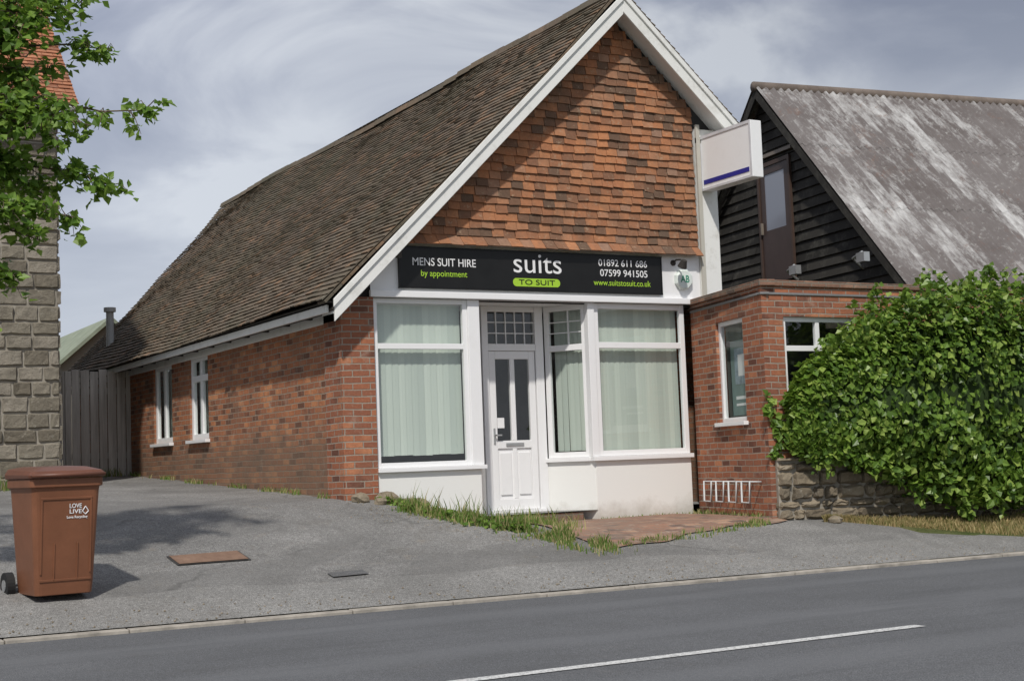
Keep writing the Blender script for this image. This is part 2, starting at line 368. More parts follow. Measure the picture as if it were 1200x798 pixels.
def window(name,fr,s0,s1,z0,z1,parent,off=-.06,fw=.06,mull=(),trans=(),th=.06,sill=True,backing=True):
    b=B()
    b.box(fr,s0,s0+fw,off-th,off,z0,z1); b.box(fr,s1-fw,s1,off-th,off,z0,z1)
    b.box(fr,s0+fw,s1-fw,off-th,off-.002,z0,z0+fw); b.box(fr,s0+fw,s1-fw,off-th,off-.002,z1-fw,z1)
    for t in trans: b.box(fr,s0+fw,s1-fw,off-th,off-.004,t-fw*.55,t+fw*.55)
    for m_ in mull:
        zz=[z0+fw]+[t for t in trans]+[z1-fw]
        for k in range(len(zz)-1):
            b.box(fr,m_-fw*.5,m_+fw*.5,off-th,off-.006,zz[k]+(fw*.55 if k else 0),zz[k+1]-(fw*.55 if k<len(zz)-2 else 0))
    if sill: b.box(fr,s0-.04,s1+.04,off-th,off+.10,z0-.05,z0-.002)
    o=b.obj(name,MW,parent,bevel=.004)
    g=B(); g.quad(fr.pt(s0+fw*.5,off-th*.5,z0+fw*.5),fr.pt(s1-fw*.5,off-th*.5,z0+fw*.5),fr.pt(s1-fw*.5,off-th*.5,z1-fw*.5),fr.pt(s0+fw*.5,off-th*.5,z1-fw*.5)); g.obj(name+'_glass',MG,parent)
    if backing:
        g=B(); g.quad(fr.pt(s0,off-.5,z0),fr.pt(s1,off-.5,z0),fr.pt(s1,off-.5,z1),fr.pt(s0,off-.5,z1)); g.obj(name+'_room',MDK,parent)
    return o
def blinds(name,fr,s0,s1,z0,z1,parent,off=-.2,w=.089):
    vs=[];fs=[]; s=s0
    while s+w<=s1+.02:
        j=ru(-.002,.002); i=len(vs); zb=z0+ru(-.006,.006); k=ru(.003,.009); sh=ru(-.004,.004)
        vs+=[fr.pt(s+sh,off-k+j,zb),fr.pt(s+w*.5+sh,off+.002,zb),fr.pt(s+w+sh,off+k+j,zb),fr.pt(s,off-.004+j,z1),fr.pt(s+w*.5,off+.002,z1),fr.pt(s+w,off+.004+j,z1)]
        fs+=[(i,i+1,i+4,i+3),(i+1,i+2,i+5,i+4)]; s+=w*.94
    return mesh_obj(name,vs,fs,MBL,parent)
# ================= MAIN SHOP BUILDING =================
shop=empty('brick_shop')
AX,AZ=3.9,7.22
EX,EZ=-.34,3.06
RX,RZ=5.80,5.50
YF=-.33
LW=Fr(0,13.35,0,0)
wl=LW.L
wall('side_wall',LW,.4,3.1,[(wl-7.93,wl-6.90,1.69,2.94),(wl-5.97,wl-5.06,1.69,2.94)],MB,shop)
window('side_window',LW,wl-7.93,wl-6.90,1.69,2.94,shop,off=-.03,fw=.085,mull=(wl-7.42,))
window('side_window.001',LW,wl-5.97,wl-5.06,1.69,2.94,shop,off=-.03,fw=.085,mull=(wl-5.5,),trans=(2.6,))
for i,(a,c) in enumerate(((wl-7.85,wl-6.98),(wl-5.9,wl-5.1))):
    blinds('side_blind',LW,a,c,1.78,2.9,shop,off=-.13)
b=B(); b.box(W,-.03,.39,-.5,.03,.3,3.17); b.obj('corner_pier',MBF,shop,bevel=.006)
b=B(); b.quad((5.5,16.6,0),(0,13.35,0),(0,13.35,3.3),(3.9,15.7,7.1),(5.5,16.6,5.7)); b.quad((5.5,.02,0),(5.5,16.6,0),(5.5,16.6,5.7),(5.5,.02,5.7)); b.obj('rear_and_right_walls',MB,shop)
b=B(); b.quad((0.0,.06,3.15),(5.5,.06,3.15),(5.5,.06,5.7),(3.9,.06,7.12),(0.0,.06,3.32)); b.obj('gable_wall',MDK,shop)
b=B(); b.quad((0,0.,.55),(5.5,0.,.55),(5.5,3,.55),(0,3,.55)); b.quad((0.02,2.5,.5),(5.48,2.5,.5),(5.48,2.5,3.2),(0.02,2.5,3.2)); b.quad((0,.07,3.22),(5.5,.07,3.22),(5.5,3,3.22),(0,3,3.22)); b.obj('shop_interior',plain('interior_paint',(.25,.25,.24),.9),shop)
def wob(u,v):
    y=u
    return .03*math.sin(y*.55+1)+.045*noise.noise(Vector((u*.45,v*.5,3)))-.06*math.sin(max(0,min(1,v/5.9))*math.pi)
Y=Vector((0,1,0))
SL=Vector((AX-EX,0,AZ-EZ)); Ls=SL.length; SL.normalize(); NL=Vector((-SL.z,0,SL.x))
tiles('roof_tiles_left',Vector((EX,YF,EZ)),Y,SL,NL,int(Ls/.1)+1,.1,.165,lambda a,b_:(0,13.4-YF+2.5*a/Ls),MTR,shop,wob=wob,jit=.9,lift=.024)
SR=Vector((AX-RX,0,AZ-RZ)); Lr=SR.length; SR.normalize(); NR=Vector((-SR.z,0,SR.x)); 
if NR.z<0: NR=-NR
tiles('roof_tiles_right',Vector((RX,YF,RZ)),Y,SR,NR,int(Lr/.1)+1,.1,.165,lambda a,b_:(0,16.8-YF-.9*a/Lr),MTR,shop)
b=B()
def deck(P,q,N_,ya0,ya1,yb0,yb1,t0,t1):
    b.hexa([Vector((P[0],ya0,P[1]))+N_*t0,Vector((q[0],yb0,q[1]))+N_*t0,Vector((q[0],yb1,q[1]))+N_*t0,Vector((P[0],ya1,P[1]))+N_*t0,
            Vector((P[0],ya0,P[1]))+N_*t1,Vector((q[0],yb0,q[1]))+N_*t1,Vector((q[0],yb1,q[1]))+N_*t1,Vector((P[0],ya1,P[1]))+N_*t1])
deck((EX+.03,EZ),(AX,AZ),NL,YF+.02,13.35,YF+.02,15.8,-.15,-.09)
deck((RX-.03,RZ),(AX,AZ),NR,YF+.02,16.7,YF+.02,15.8,-.09,-.01)
b.obj('roof_deck',MGUT,shop)
b=B()
n=40
for k in range(n):
    a=Ls*k/n; c=Ls*(k+.96)/n; P=lambda s,h,y:Vector((EX,y,EZ))+SL*s+NL*(h+wob(0,s))
    b.hexa([P(a,-.035,YF-.02),P(c,-.035,YF-.02),P(c,-.035,YF+.2),P(a,-.035,YF+.2),P(a,-.008,YF-.02),P(c,-.008,YF-.02),P(c,-.008,YF+.2),P(a,-.008,YF+.2)])
b.obj('verge_undercloak',MTR,shop)
b=B(); y=YF
while y<15.7:
    yy=y+.44; z_=AZ+.0+wob(y,Ls)+.02
    pts=[(AX-.13,z_-.10),(AX-.09,z_+.0),(AX,z_+.05),(AX+.09,z_+.0),(AX+.13,z_-.10)]
    for k in range(4): b.quad((pts[k][0],y,pts[k][1]),(pts[k][0],yy,pts[k][1]),(pts[k+1][0],yy,pts[k+1][1]),(pts[k+1][0],y,pts[k+1][1]))
    b.quad(*[(p_[0],y,p_[1]) for p_ in pts]); y+=.45
b.obj('ridge_tiles',MTR,shop)
b=B()
def bargeV(P,q,v0,v1,y0,y1):
    P=Vector((P[0],0,P[1])); q=Vector((q[0],0,q[1])); a=Vector((0,y0,0)); c=Vector((0,y1,0)); V0=Vector((0,0,v0)); V1=Vector((0,0,v1))
    b.hexa([P+V0+a,q+V0+a,q+V0+c,P+V0+c,P+V1+a,q+V1+a,q+V1+c,P+V1+c])
bargeV((EX+.12,EZ+.12*SL.z/SL.x),(AX,AZ),-.33,-.065,YF,YF+.035)
bargeV((AX,AZ),(RX-.05,RZ+.05),-.30,-.03,YF,YF+.035)
bargeV((EX+.10,EZ+.10*SL.z/SL.x),(AX,AZ),-.15,-.06,YF-.025,YF-.001)
bargeV((AX,AZ),(RX-.03,RZ+.03),-.12,-.03,YF-.025,YF-.001)
b.obj('bargeboards',MWP,shop,bevel=.005)
b=B()
bargeV((EX+.12,EZ+.12),(AX,AZ),-.24,-.20,YF+.036,.05); bargeV((AX,AZ),(RX-.05,RZ+.05),-.2,-.16,YF+.036,.05)
b.obj('verge_soffit',MWP,shop)
b=B(); b.box(LW,0,wl-.02,.0,.03,2.90,3.06); b.box(LW,0,wl+.22,.25,.28,2.955,3.045); b.obj('eaves_board',MWP,shop,bevel=.004)
b=B()
for k in range(18): b.box(LW,.3+k*.76,.36+k*.76,.031,.249,2.98,3.06)
b.box(LW,0,wl+.3,.0,.3,3.062,3.08)
b.obj('eaves_soffit',MGUT,shop)
def gx(s0,s1):
    zt=3.84+s1*1.0
    xl=EX+(zt+.25-EZ)*SL.x/SL.z; xr_=min(5.13, RX-(zt+.25-RZ)*(RX-AX)/(AZ-RZ))
    return xl,xr_
Sg=Vector((0,.012,1)).normalized()
tiles('gable_hung_tiles',Vector((0,-.035,3.84)),Vector((1,0,0)),Sg,Vector((0,-1,0)),31,.104,.165,gx,MTG,shop,lift=.026,jit=1.35)
b=B(); b.hexa([(.72,-.13,3.85),(5.13,-.13,3.85),(5.13,.05,3.85),(.72,.05,3.85),(.80,-.045,3.93),(5.13,-.045,3.93),(5.13,.05,3.93),(.80,.05,3.93)]); b.obj('tile_fillet',MTG,shop)
tiles('gable_kick_tiles',Vector((0,-.14,3.80)),Vector((1,0,0)),Vector((0,.7,1)).normalized(),Vector((0,-1,.7)).normalized(),1,.14,.165,lambda a,c:(.72,5.13),MTG,shop,lift=.03)
b=B(); b.box(W,5.16,5.5,-.05,.04,3.22,5.55); b.obj('white_pillar',MWP,shop,bevel=.006)
b=B(); b.box(W,5.16,5.22,.041,.075,3.25,5.6); b.box(W,5.16,5.40,.041,.07,5.35,5.42); b.obj('pillar_timber',white_mat('old_paint',(.5,.48,.42),.8,.8),shop)
b=B(); b.quad((.36,-.0195,3.2),(.76,-.0195,3.2),(.76,-.0195,3.86),(.70,-.0195,3.86),(.36,-.0195,3.5))
b.box(W,.76,5.15,-.05,.0205,3.2,3.88)
b.obj('fascia_board',MW,shop)
b=B(); b.box(W,.34,5.02,.022,.075,3.17,3.25); b.obj('fascia_moulding',MW,shop,bevel=.008)
# ---- shopfront ----
fl=Fr(.39,0,1.76,0); frl=Fr(1.76,0,2.14,.6); fd=Fr(2.14,.6,3.04,.6); frr=Fr(3.04,.6,3.40,0); fR=Fr(3.40,0,4.88,0)
b=B()
b.box(fl,0,fl.L,-.12,.0,.1,1.12); b.box(fR,0,fR.L,-.12,.0,.1,1.16)
b.box(frl,.01,frl.L,-.12,-.002,.1,1.12); b.box(frr,0,frr.L-.01,-.12,-.002,.1,1.16)
b.obj('stall_riser',MWR,shop,bevel=.005)
b=B()
b.box(fl,-.0,fl.L+.06,-.13,.05,1.12,1.17); b.box(fR,-.05,fR.L+.02,-.13,.05,1.16,1.215)
b.box(frr,-.02,frr.L-.06,-.12,.04,1.161,1.214)
b.box(Fr(1.64,0,2,0),0,.16,-.14,.012,1.171,3.169)
b.box(Fr(3.36,0,4,0),0,.10,-.1,.012,1.216,3.169)
b.box(fd,.0,.09,-.06,.02,.5,3.169); b.box(fd,fd.L-.12,fd.L-.0,-.06,.02,.5,3.169)
b.box(fd,.09,fd.L-.12,-.06,.015,2.60,2.69); b.box(fd,.09,fd.L-.12,-.06,.013,3.10,3.169)
b.obj('shopfront_frame',MW,shop,bevel=.006)
window('left_window',fl,.0,1.25,1.171,3.169,shop,off=-.012,fw=.06,trans=(2.60,),sill=False,backing=False)
window('left_return_window',frl,.06,frl.L-.02,1.13,3.168,shop,off=-.03,fw=.06,trans=(2.6,),sill=False,backing=False)
window('right_return_window',frr,.02,frr.L-.07,1.216,3.168,shop,off=-.01,fw=.07,trans=(2.62,),sill=False,backing=False)
window('right_window',fR,.06,fR.L-.0,1.217,3.168,shop,off=-.012,fw=.07,trans=(2.63,),sill=False,backing=False)
b=B()
for k in (1,): b.box(frr,.09+k*.265,.105+k*.265,-.06,-.03,2.66,3.1)
for z_ in (2.81,2.95): b.box(frr,.09,frr.L-.14,-.058,-.032,z_,z_+.012)
for k in range(1,5): s_=.09+k*(fd.L-.21)/5; b.box(fd,s_-.006,s_+.006,-.04,-.01,2.69,3.10)
for z_ in (2.82,2.96): b.box(fd,.09,fd.L-.12,-.038,-.012,z_,z_+.012)
b.obj('glazing_bars',MW,shop)
g=B(); g.quad(fd.pt(.08,-.03,2.65),fd.pt(.8,-.03,2.65),fd.pt(.8,-.03,3.15),fd.pt(.08,-.03,3.15)); g.obj('fanlight_glass',MG,shop)
blinds('blinds_left',fl,.03,1.24,1.31,3.15,shop,off=-.14)
blinds('blinds_right',fR,.08,fR.L-.02,1.26,3.15,shop,off=-.14)
blinds('blinds_return',frr,.1,frr.L-.1,1.3,3.15,shop,off=-.14)
b=B(); b.box(fl,0.02,1.28,-.19,-.11,3.1,3.169); b.box(fR,.05,fR.L,-.19,-.11,3.1,3.169); b.box(fl,.06,1.25,-.35,-.1,1.16,1.19); b.obj('blind_rail',MTXT,shop)
b=B(); b.quad((1.6,.0,3.17),(3.5,.0,3.17),(3.2,.62,3.17),(2.0,.62,3.17)); b.quad((1.7,.62,3.1),(3.2,.62,3.1),(3.2,.62,3.25),(1.7,.62,3.25)); b.obj('porch_ceiling',MW,shop)
dr=empty('door'); dr.parent=shop
b=B(); s0,s1=.10,fd.L-.13; z0,z1=.585,2.595
b.box(fd,s0,s0+.09,-.05,.0,z0,z1); b.box(fd,s1-.09,s1,-.05,.0,z0,z1)
b.box(fd,s0+.09,s1-.09,-.05,-.001,z0,z0+.14); b.box(fd,s0+.09,s1-.09,-.05,-.001,z1-.1,z1); b.box(fd,s0+.09,s1-.09,-.05,-.001,1.36,1.46)
mid=(s0+s1)/2; b.box(fd,mid-.035,mid+.035,-.05,-.002,1.46,z1-.1); b.box(fd,mid-.03,mid+.03,-.05,-.002,z0+.14,1.36)
b.box(fd,s0+.09,s1-.09,-.04,-.02,z0+.14,1.36)
for a,c in ((s0+.115,mid-.055),(mid+.055,s1-.115)): b.box(fd,a,c,-.02,-.004,z0+.19,1.31)
b.obj('leaf',MW,dr,bevel=.006)
g=B(); g.quad(fd.pt(s0+.08,-.025,1.45),fd.pt(s1-.08,-.025,1.45),fd.pt(s1-.08,-.025,2.5),fd.pt(s0+.08,-.025,2.5)); g.obj('glass',MG,dr)
b=B(); b.box(fd,mid-.13,mid+.13,.0,.012,1.39,1.43); b.box(fd,s0+.03,s0+.055,.0,.012,1.42,1.62); b.box(fd,s0+.035,s0+.13,.035,.05,1.52,1.54); b.box(fd,s0+.035,s0+.05,.012,.05,1.52,1.54); b.obj('handle_and_letterbox',MMET,dr,bevel=.003)
b=B(); b.box(fd,s0+.1,s0+.2,-.02,-.016,1.62,1.75); b.obj('notice',MTXT,dr)
b=B(); b.hexa([(2.10,.02,.2),(3.2,.02,.2),(3.04,.6,.2),(2.14,.6,.2),(2.10,.02,.535),(3.2,.02,.535),(3.04,.6,.535),(2.14,.6,.535)]); b.obj('door_step',MBS,shop,bevel=.01)
b=B(); b.box(fd,.06,fd.L-.06,-.08,.04,.536,.584); b.obj('threshold',MW,shop)
b=B(); b.tube([(.22,11.6,3.5),(.22,11.6,4.25)],[.07,.07],12); b.tube([(.22,11.6,4.25),(.22,11.6,4.33)],[.11,.11],12); b.obj('flue_pipe',plain('flue_metal',(.5,.5,.48),.5,.15),shop)
# ---- fascia sign ----
sg=empty('shop_sign')
b=B(); b.box(W,.74,4.49,.022,.06,3.30,3.775); b.obj('board',MBK,sg,bevel=.003)
b=B()
for (a,c,d,e) in ((.72,4.51,3.285,3.30),(.72,4.51,3.775,3.79)): b.box(W,a,c,.022,.066,d,e)
b.box(W,.722,.74,.022,.066,3.30,3.775); b.box(W,4.49,4.508,.022,.066,3.30,3.775)
b.obj('trim',MBK,sg)
def text(body,x0,x1,z,size,mat,parent,y=-.0635,name='lettering',bold=0):
    cu=bpy.data.curves.new(name,'FONT'); cu.body=body; cu.size=size; cu.extrude=.001; cu.align_y='CENTER'; cu.offset=bold
    o=bpy.data.objects.new(name,cu); COL.objects.link(o); cu.materials.append(mat); o.rotation_euler=(math.pi/2,0,0); o.parent=parent
    bpy.context.view_layer.update(); w=o.dimensions.x
    o.scale=((x1-x0)/w,1,1); o.location=(x0,y,z); return o
text('MENS SUIT HIRE',.89,1.74,3.60,.135,MTXT,sg,bold=.0005)
text('by appointment',1.0,1.62,3.465,.105,MGRN,sg,bold=.0003)
text('suits',2.26,2.95,3.625,.36,MTXT,sg)
text('01892 611 686',3.52,4.27,3.675,.125,MTXT,sg,bold=.0005)
text('07599 941505',3.54,4.27,3.545,.125,MTXT,sg,bold=.0005)
text('www.suitstosuit.co.uk',3.44,4.32,3.42,.11,MGRN,sg,bold=.0003)
vs=[];cx,cz,hw,hh=2.6,3.395,.34,.052
for k in range(24):
    a=2*math.pi*k/24; sx=hw-hh; vs.append((cx+(sx if math.cos(a)>0 else -sx)+math.cos(a)*hh,-.0625,cz+math.sin(a)*hh))
mesh_obj('green_pill',vs,[tuple(range(24))],MGRN,sg)
text('TO SUIT',2.34,2.86,3.395,.09,MBK,sg,y=-.066)
for i,x in enumerate((.62,4.72)):
    L=empty('wall_lamp'); b=B(); b.tube([(x,-.02,3.72),(x,-.10,3.75),(x,-.2,3.74),(x+.0,-.26,3.68)],[.012]*4,8); b.tube([(x,-.28,3.72),(x,-.22,3.64)],[.035,.065],12); b.tube([(x,-.02,3.72),(x,-.035,3.72)],[.04,.04],12); b.obj('fitting',MGUT,L)
al=empty('alarm_box'); vs=[];fs=[]
cx,cz=4.86,3.50
for yy,r in ((-.021,.14),(-.07,.14),(-.085,.12)):
    for k in range(8):
        a=math.pi/8+k*math.pi/4; vs.append((cx+r*math.cos(a),yy,cz+r*math.sin(a)))
for l_ in range(2):
    for k in range(8): fs.append((l_*8+k,l_*8+(k+1)%8,(l_+1)*8+(k+1)%8,(l_+1)*8+k))
fs.append(tuple(range(16,24))); mesh_obj('case',vs,fs,plain('alarm_white',(.7,.76,.72),.4),al)
text('AB',4.79,4.93,3.50,.13,plain('alarm_green',(.03,.25,.15),.5),al,y=-.088,bold=.002)
ps=empty('projecting_sign'); fp=Fr(5.33,.0,5.33,-1.12)
b=B(); b.box(fp,.04,1.12,-.09,.09,4.70,5.44); b.obj('case',MW,ps,bevel=.01)
b=B(); b.box(fp,.04,1.12,.091,.10,5.40,5.44);b.box(fp,.04,1.12,.091,.10,4.70,4.73);b.box(fp,.04,.07,.091,.10,4.73,5.40);b.box(fp,1.09,1.12,.091,.10,4.73,5.40); b.obj('frame',plain('aluminium_trim',(.6,.6,.62),.4),ps)
b=B(); b.box(fp,.10,1.06,.091,.096,4.78,4.84); b.obj('stripe',MBLU,ps)
b=B(); b.box(fp,-.1,.04,-.03,.03,4.85,4.9); b.box(fp,-.1,.04,-.03,.03,5.25,5.3); b.obj('bracket',MMET,ps)

# ================= ANNEX =================
an=empty('brick_annex')
A0=(4.98,.0); A1=(4.50,-2.06)
fs_=Fr(A0[0],A0[1],A1[0],A1[1]); ff=Fr(A1[0],A1[1],12.5,-2.10)
wall('side_wall',fs_,.1,3.16,[(.77,1.56,1.58,2.85)],MBF,an,depth=.1)
wall('front_wall',ff,.1,3.16,[(.32,1.45,1.64,2.80)],MBF,an,depth=.1)
window('side_window',fs_,.77,1.56,1.58,2.85,an,off=-.04,fw=.055)
window('front_window',ff,.32,1.45,1.64,2.80,an,off=-.04,fw=.06,mull=(.88,),trans=(2.42,))
b=B(); b.box(fs_,-.0,fs_.L+.03,-.18,.03,3.16,3.235); b.box(ff,.0,ff.L,-.18,.03,3.16,3.233); b.obj('coping',MBS,an,bevel=.008)
b=B(); b.box(fs_,0.01,fs_.L+.015,-.1,.015,3.06,3.085); b.box(ff,.0,ff.L,-.1,.015,3.06,3.084); b.obj('lead_band',plain('lead_grey',(.22,.22,.22),.6),an)
b=B(); b.quad((4.9,0,3.1),(4.5,-2,3.1),(12.5,-2.0,3.1),(12.5,.2,3.1)); b.quad((12.5,-2.1,0),(12.5,.2,0),(12.5,.2,3.2),(12.5,-2.1,3.2)); b.quad((5.5,.2,0),(12.5,.2,0),(12.5,.2,3.16),(5.5,.2,3.16)); b.obj('roof_and_back',MGUT,an)
po=empty('window_poster'); b=B(); b.box(fs_,.86,1.50,-.16,-.15,1.66,2.6); b.obj('sheet',plain('poster_teal',(.12,.2,.19),.5,.2),po)
b=B(); b.box(fs_,.98,1.38,-.148,-.146,2.05,2.5); b.obj('picture',plain('poster_blue',(.25,.33,.4),.5,.5,9),po)
b=B(); b.box(fs_,1.08,1.28,-.145,-.143,2.15,2.42); b.box(fs_,.98,1.38,-.148,-.146,1.86,1.9); b.box(fs_,.98,1.3,-.148,-.146,1.78,1.81); b.obj('print',MTXT,po)
br=empty('bicycle_rack')
b=B()
for k in range(4):
    s=.55+k*.37; w=.22
    P=fs_.pt
    b.tube([P(s,.01,.84),P(s,.16,.85),P(s,.17,.60),P(s+w,.17,.60),P(s+w,.16,.85),P(s+w,.01,.84)],[.014]*6,8)
b.obj('hoops',plain('rack_grey',(.55,.56,.56),.5),br,smooth=True)
# ================= STONE WORK =================
def stones(name,fr,L,z0,z1,rowh,wr,mat,parent,irr=.025,seed=1,jz=.3,rag=.006,edge=.018,sunk=.03):
    random.seed(seed); vs=[];fs=[]; z=z0
    while z<z1-.03:
        h=rowh*ru(1-jz,1+jz); s=-ru(0,.1)
        if z+h>z1: h=z1-z
        while s<L:
            w=ru(*wr)
            a0,a1=max(s,0),min(s+w,L)
            if a1-a0>.06:
                g=.006; i=len(vs); ww=a1-a0-2*g; hh_=h-2*g
                us=[0,edge/ww,.35,.68,1-edge/ww,1]; vv=[0,edge/hh_,.5,1-edge/hh_,1]
                pr=ru(0,irr); nx=5; nz=4
                for jj in range(5):
                    for ii in range(6):
                        bd=ii in (0,5) or jj in (0,4)
                        o_= -sunk if bd else pr+ru(-.3,.6)*irr*.5
                        vs.append(fr.pt(a0+g+ww*us[ii]+ru(-rag,rag),o_,z+g+hh_*vv[jj]+ru(-rag,rag)))
                for jj in range(nz):
                    for ii in range(nx): k=i+jj*(nx+1)+ii; fs.append((k,k+1,k+nx+2,k+nx+1))
            s+=w
        z+=h
    return mesh_obj(name,vs,fs,mat,parent,smooth=False,uv=False)
rw=empty('stone_rubble_wall'); fw_=Fr(4.56,-2.14,9.6,-3.25)
stones('stones',fw_,fw_.L,.1,1.12,.13,(.14,.38),MSR,rw,irr=.05,seed=3,jz=.45,rag=.014,edge=.03)
b=B(); b.box(fw_,0.0,fw_.L,-.35,-.028,-.1,1.10); b.obj('core',MMORT,rw)
stones('end_stones',Fr(4.70,-1.9,4.56,-2.14),.26,.1,1.12,.13,(.14,.3),MSR,rw,irr=.04,seed=5,rag=.01)
# ================= HEDGE =================
def leafmesh(pts,mat,name,parent,size,fold=.2,asp=.45):
    vs=[];fs=[]
    for p,n_ in pts:
        L=size*ru(.6,1.3); 
        d=Vector((ru(-1,1),ru(-1,1),ru(-1,.9))); nn=(n_+Vector((ru(-.7,.7),ru(-.7,.7),ru(-.5,.9)))).normalized()
        d=(d-nn*d.dot(nn)).normalized(); s_=nn.cross(d)*L*asp
        i=len(vs); vs+=[p,p+d*L*.45+s_+nn*L*fold*.5,p+d*L-nn*L*.15,p+d*L*.45-s_+nn*L*fold*.5]
        fs+=[(i,i+1,i+2),(i,i+2,i+3)]
    return mesh_obj(name,vs,fs,mat,parent,uv=False)
hd=empty('hedge')
random.seed(11)
hpts=[]
def hprof(x):
    ks=[(4.70,1.25,1.75,.10),(4.95,1.12,2.15,.26),(5.25,1.04,2.42,.36),(5.65,.92,2.66,.45),(6.1,.72,2.92,.55),(6.8,.5,3.04,.68),(8,.4,2.98,.75),(12,.4,3.0,.8)]
    for i in range(len(ks)-1):
        if x<=ks[i+1][0]:
            t=(x-ks[i][0])/(ks[i+1][0]-ks[i][0]); return [ks[i][k]+(ks[i+1][k]-ks[i][k])*t for k in (1,2,3)]
    return ks[-1][1:]
def hsurf(x,a,r=1.0):
    zb,zt,hy=hprof(x); ca,sa=math.cos(a),math.sin(a)
    e=.62; py=math.copysign(abs(ca)**e,ca); pz=math.copysign(abs(sa)**e,sa)
    yc=-2.22-.215*(x-4.6)
    lump=1+.30*noise.noise(Vector((x*1.3,py*1.1,pz*1.6+5)))+.26*noise.noise(Vector((x*3.4,py*2.6,pz*3)))
    return Vector((x,yc+py*hy*r*lump,(zb+zt)/2+pz*(zt-zb)/2*r*(1+(lump-1)*.5))), Vector((0,ca,sa))
for i in range(31000):
    x=4.72+(11-4.72)*rnd()**1.25; a=ru(0,2*math.pi)
    if math.cos(a)>.5 and rnd()<.75: continue
    p,n_=hsurf(x,a,1-.28*rnd()**1.6+(.06 if rnd()<.1 else 0)); hpts.append((p,n_))
for i in range(700):
    a=ru(0,6.28); p,n_=hsurf(4.76+ru(0,.12),a,rnd()**.5); hpts.append((p,Vector((-1,0,.3))))
for k in range(90):
    x=4.85+4.6*rnd(); p,_=hsurf(x,math.pi/2+ru(-.2,.9),1); hg=ru(.08,.34); lean=Vector((ru(-.35,.35),ru(-.3,.2),1))
    for j in range(int(hg/.016)): t_=rnd(); hpts.append((p+lean*(hg*t_)+Vector((ru(-1,1),ru(-1,1),0))*.03,Vector((ru(-1,1),ru(-1,1),.4))))
for k in range(70):
    x=ru(4.9,8.5); p,_=hsurf(x,-math.pi*.5-ru(.2,1.0),1); hg=ru(.05,.25)
    for j in range(int(hg/.014)): hpts.append((p+Vector((ru(-.04,.04),ru(-.05,.03),-hg*rnd())),Vector((ru(-1,1),-1,.3))))
# ivy stems climbing at the annex corner
for k in range(130):
    t=rnd(); hpts.append((ff.pt(.02+.12*math.sin(t*5)+ru(-.05,.05)+.1*t,.03,1.1+.75*t),Vector((0,-1,.3))))
leafmesh(hpts,ML_H,'leaves',hd,.088)
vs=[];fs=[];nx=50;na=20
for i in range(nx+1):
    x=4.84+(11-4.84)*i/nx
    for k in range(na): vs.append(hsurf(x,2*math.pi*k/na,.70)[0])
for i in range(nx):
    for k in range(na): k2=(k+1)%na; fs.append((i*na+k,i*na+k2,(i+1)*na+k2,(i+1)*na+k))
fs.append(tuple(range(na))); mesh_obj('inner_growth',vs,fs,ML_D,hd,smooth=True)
# ================= GRASS / WEEDS =================
def blades(name,pts,mat,hr,parent=None):
    vs=[];fs=[]
    for (x,y,k) in pts:
        z=hgt(x,y); h=ru(*hr)*k; w=ru(.004,.009); a=ru(0,6.28); lx,ly=math.cos(a)*w,math.sin(a)*w; bx,by=ru(-.5,.5)*h,ru(-.5,.5)*h
        i=len(vs); vs+=[(x-lx,y-ly,z-.01),(x+lx,y+ly,z-.01),(x+bx*.4+lx*.7,y+by*.4+ly*.7,z+h*.6),(x+bx*.4-lx*.7,y+by*.4-ly*.7,z+h*.6),(x+bx,y+by,z+h)]
        fs+=[(i,i+1,i+2,i+3),(i+3,i+2,i+4)]
    return mesh_obj(name,vs,fs,mat,parent,uv=False)
random.seed(21); pts=[]; wl_=[]
for i in range(6400):
    t=rnd(); x=.25+1.3*t**.9+random.gauss(0,.09+.05*t); y=-.25-2.75*t+random.gauss(0,.11)
    cl=noise.noise(Vector((x*3,y*3,9)))+.3*noise.noise(Vector((x*9,y*9,2)))
    if cl<-.08: continue
    pts.append((x,y,.45+1.3*max(0,cl)+(1.1 if t>.15 and t<.75 and rnd()<.07 else 0)))
    if rnd()<.22 and t<.7: wl_.append((Vector((x,y,hgt(x,y)+ru(.01,.09))),Vector((0,-.3,1))))
for i in range(260):  pts.append((ru(.35,1.9),-.02-abs(random.gauss(0,.05)),.7))
for i in range(700): pts.append((random.gauss(1.80,.12),random.gauss(-1.0,.5),ru(.4,1.6)))
for k in range(60):
    x0=1.5+2.8*rnd(); y0=-2.95+.26*(x0-1.5)+random.gauss(0,.06)
    for j in range(12): pts.append((x0+random.gauss(0,.04),y0+random.gauss(0,.03),.5))
wd=empty('weeds')
blades('blades',pts,ML_G,(.05,.17),wd); leafmesh(wl_,ML_T,'broad_leaves',wd,.05)
pts=[]
for i in range(1000):
    y=ru(0,9.3)
    if noise.noise(Vector((y*1.5,3,1)))>0: pts.append((-.03-abs(random.gauss(0,.05)),y,.9))
for i in range(300):
    s=rnd(); p=fs_.pt(s*2.1,.03+abs(random.gauss(0,.06)),0); pts.append((p.x,p.y,.8))
for i in range(120): pts.append((ru(3.4,4.8),-.03-abs(random.gauss(0,.03)),.5))
for i in range(700): pts.append((ru(-3.2,-.2),9.3-abs(random.gauss(0,.15)),1.6))
for i in range(900): pts.append((ru(-4,-1.85),5.85-abs(random.gauss(0,.15)),2.2))
blades('wall_foot_weeds',pts,ML_G,(.03,.11))
def ybank(x): return -2.24-.22*(x-4.6)-.06
pts=[]
for i in range(20000):
    x=ru(5.0,11); y0=ybank(x)
    lim=min(1,max(0,(x-5.2)/1.6)); y=y0-abs(rnd())*lim*max(.1,(y0-(yk(x)+.50)))
    cl=noise.noise(Vector((x*1.2,y*1.2,2)))
    pts.append((x,y,.6+.7*max(0,cl)))
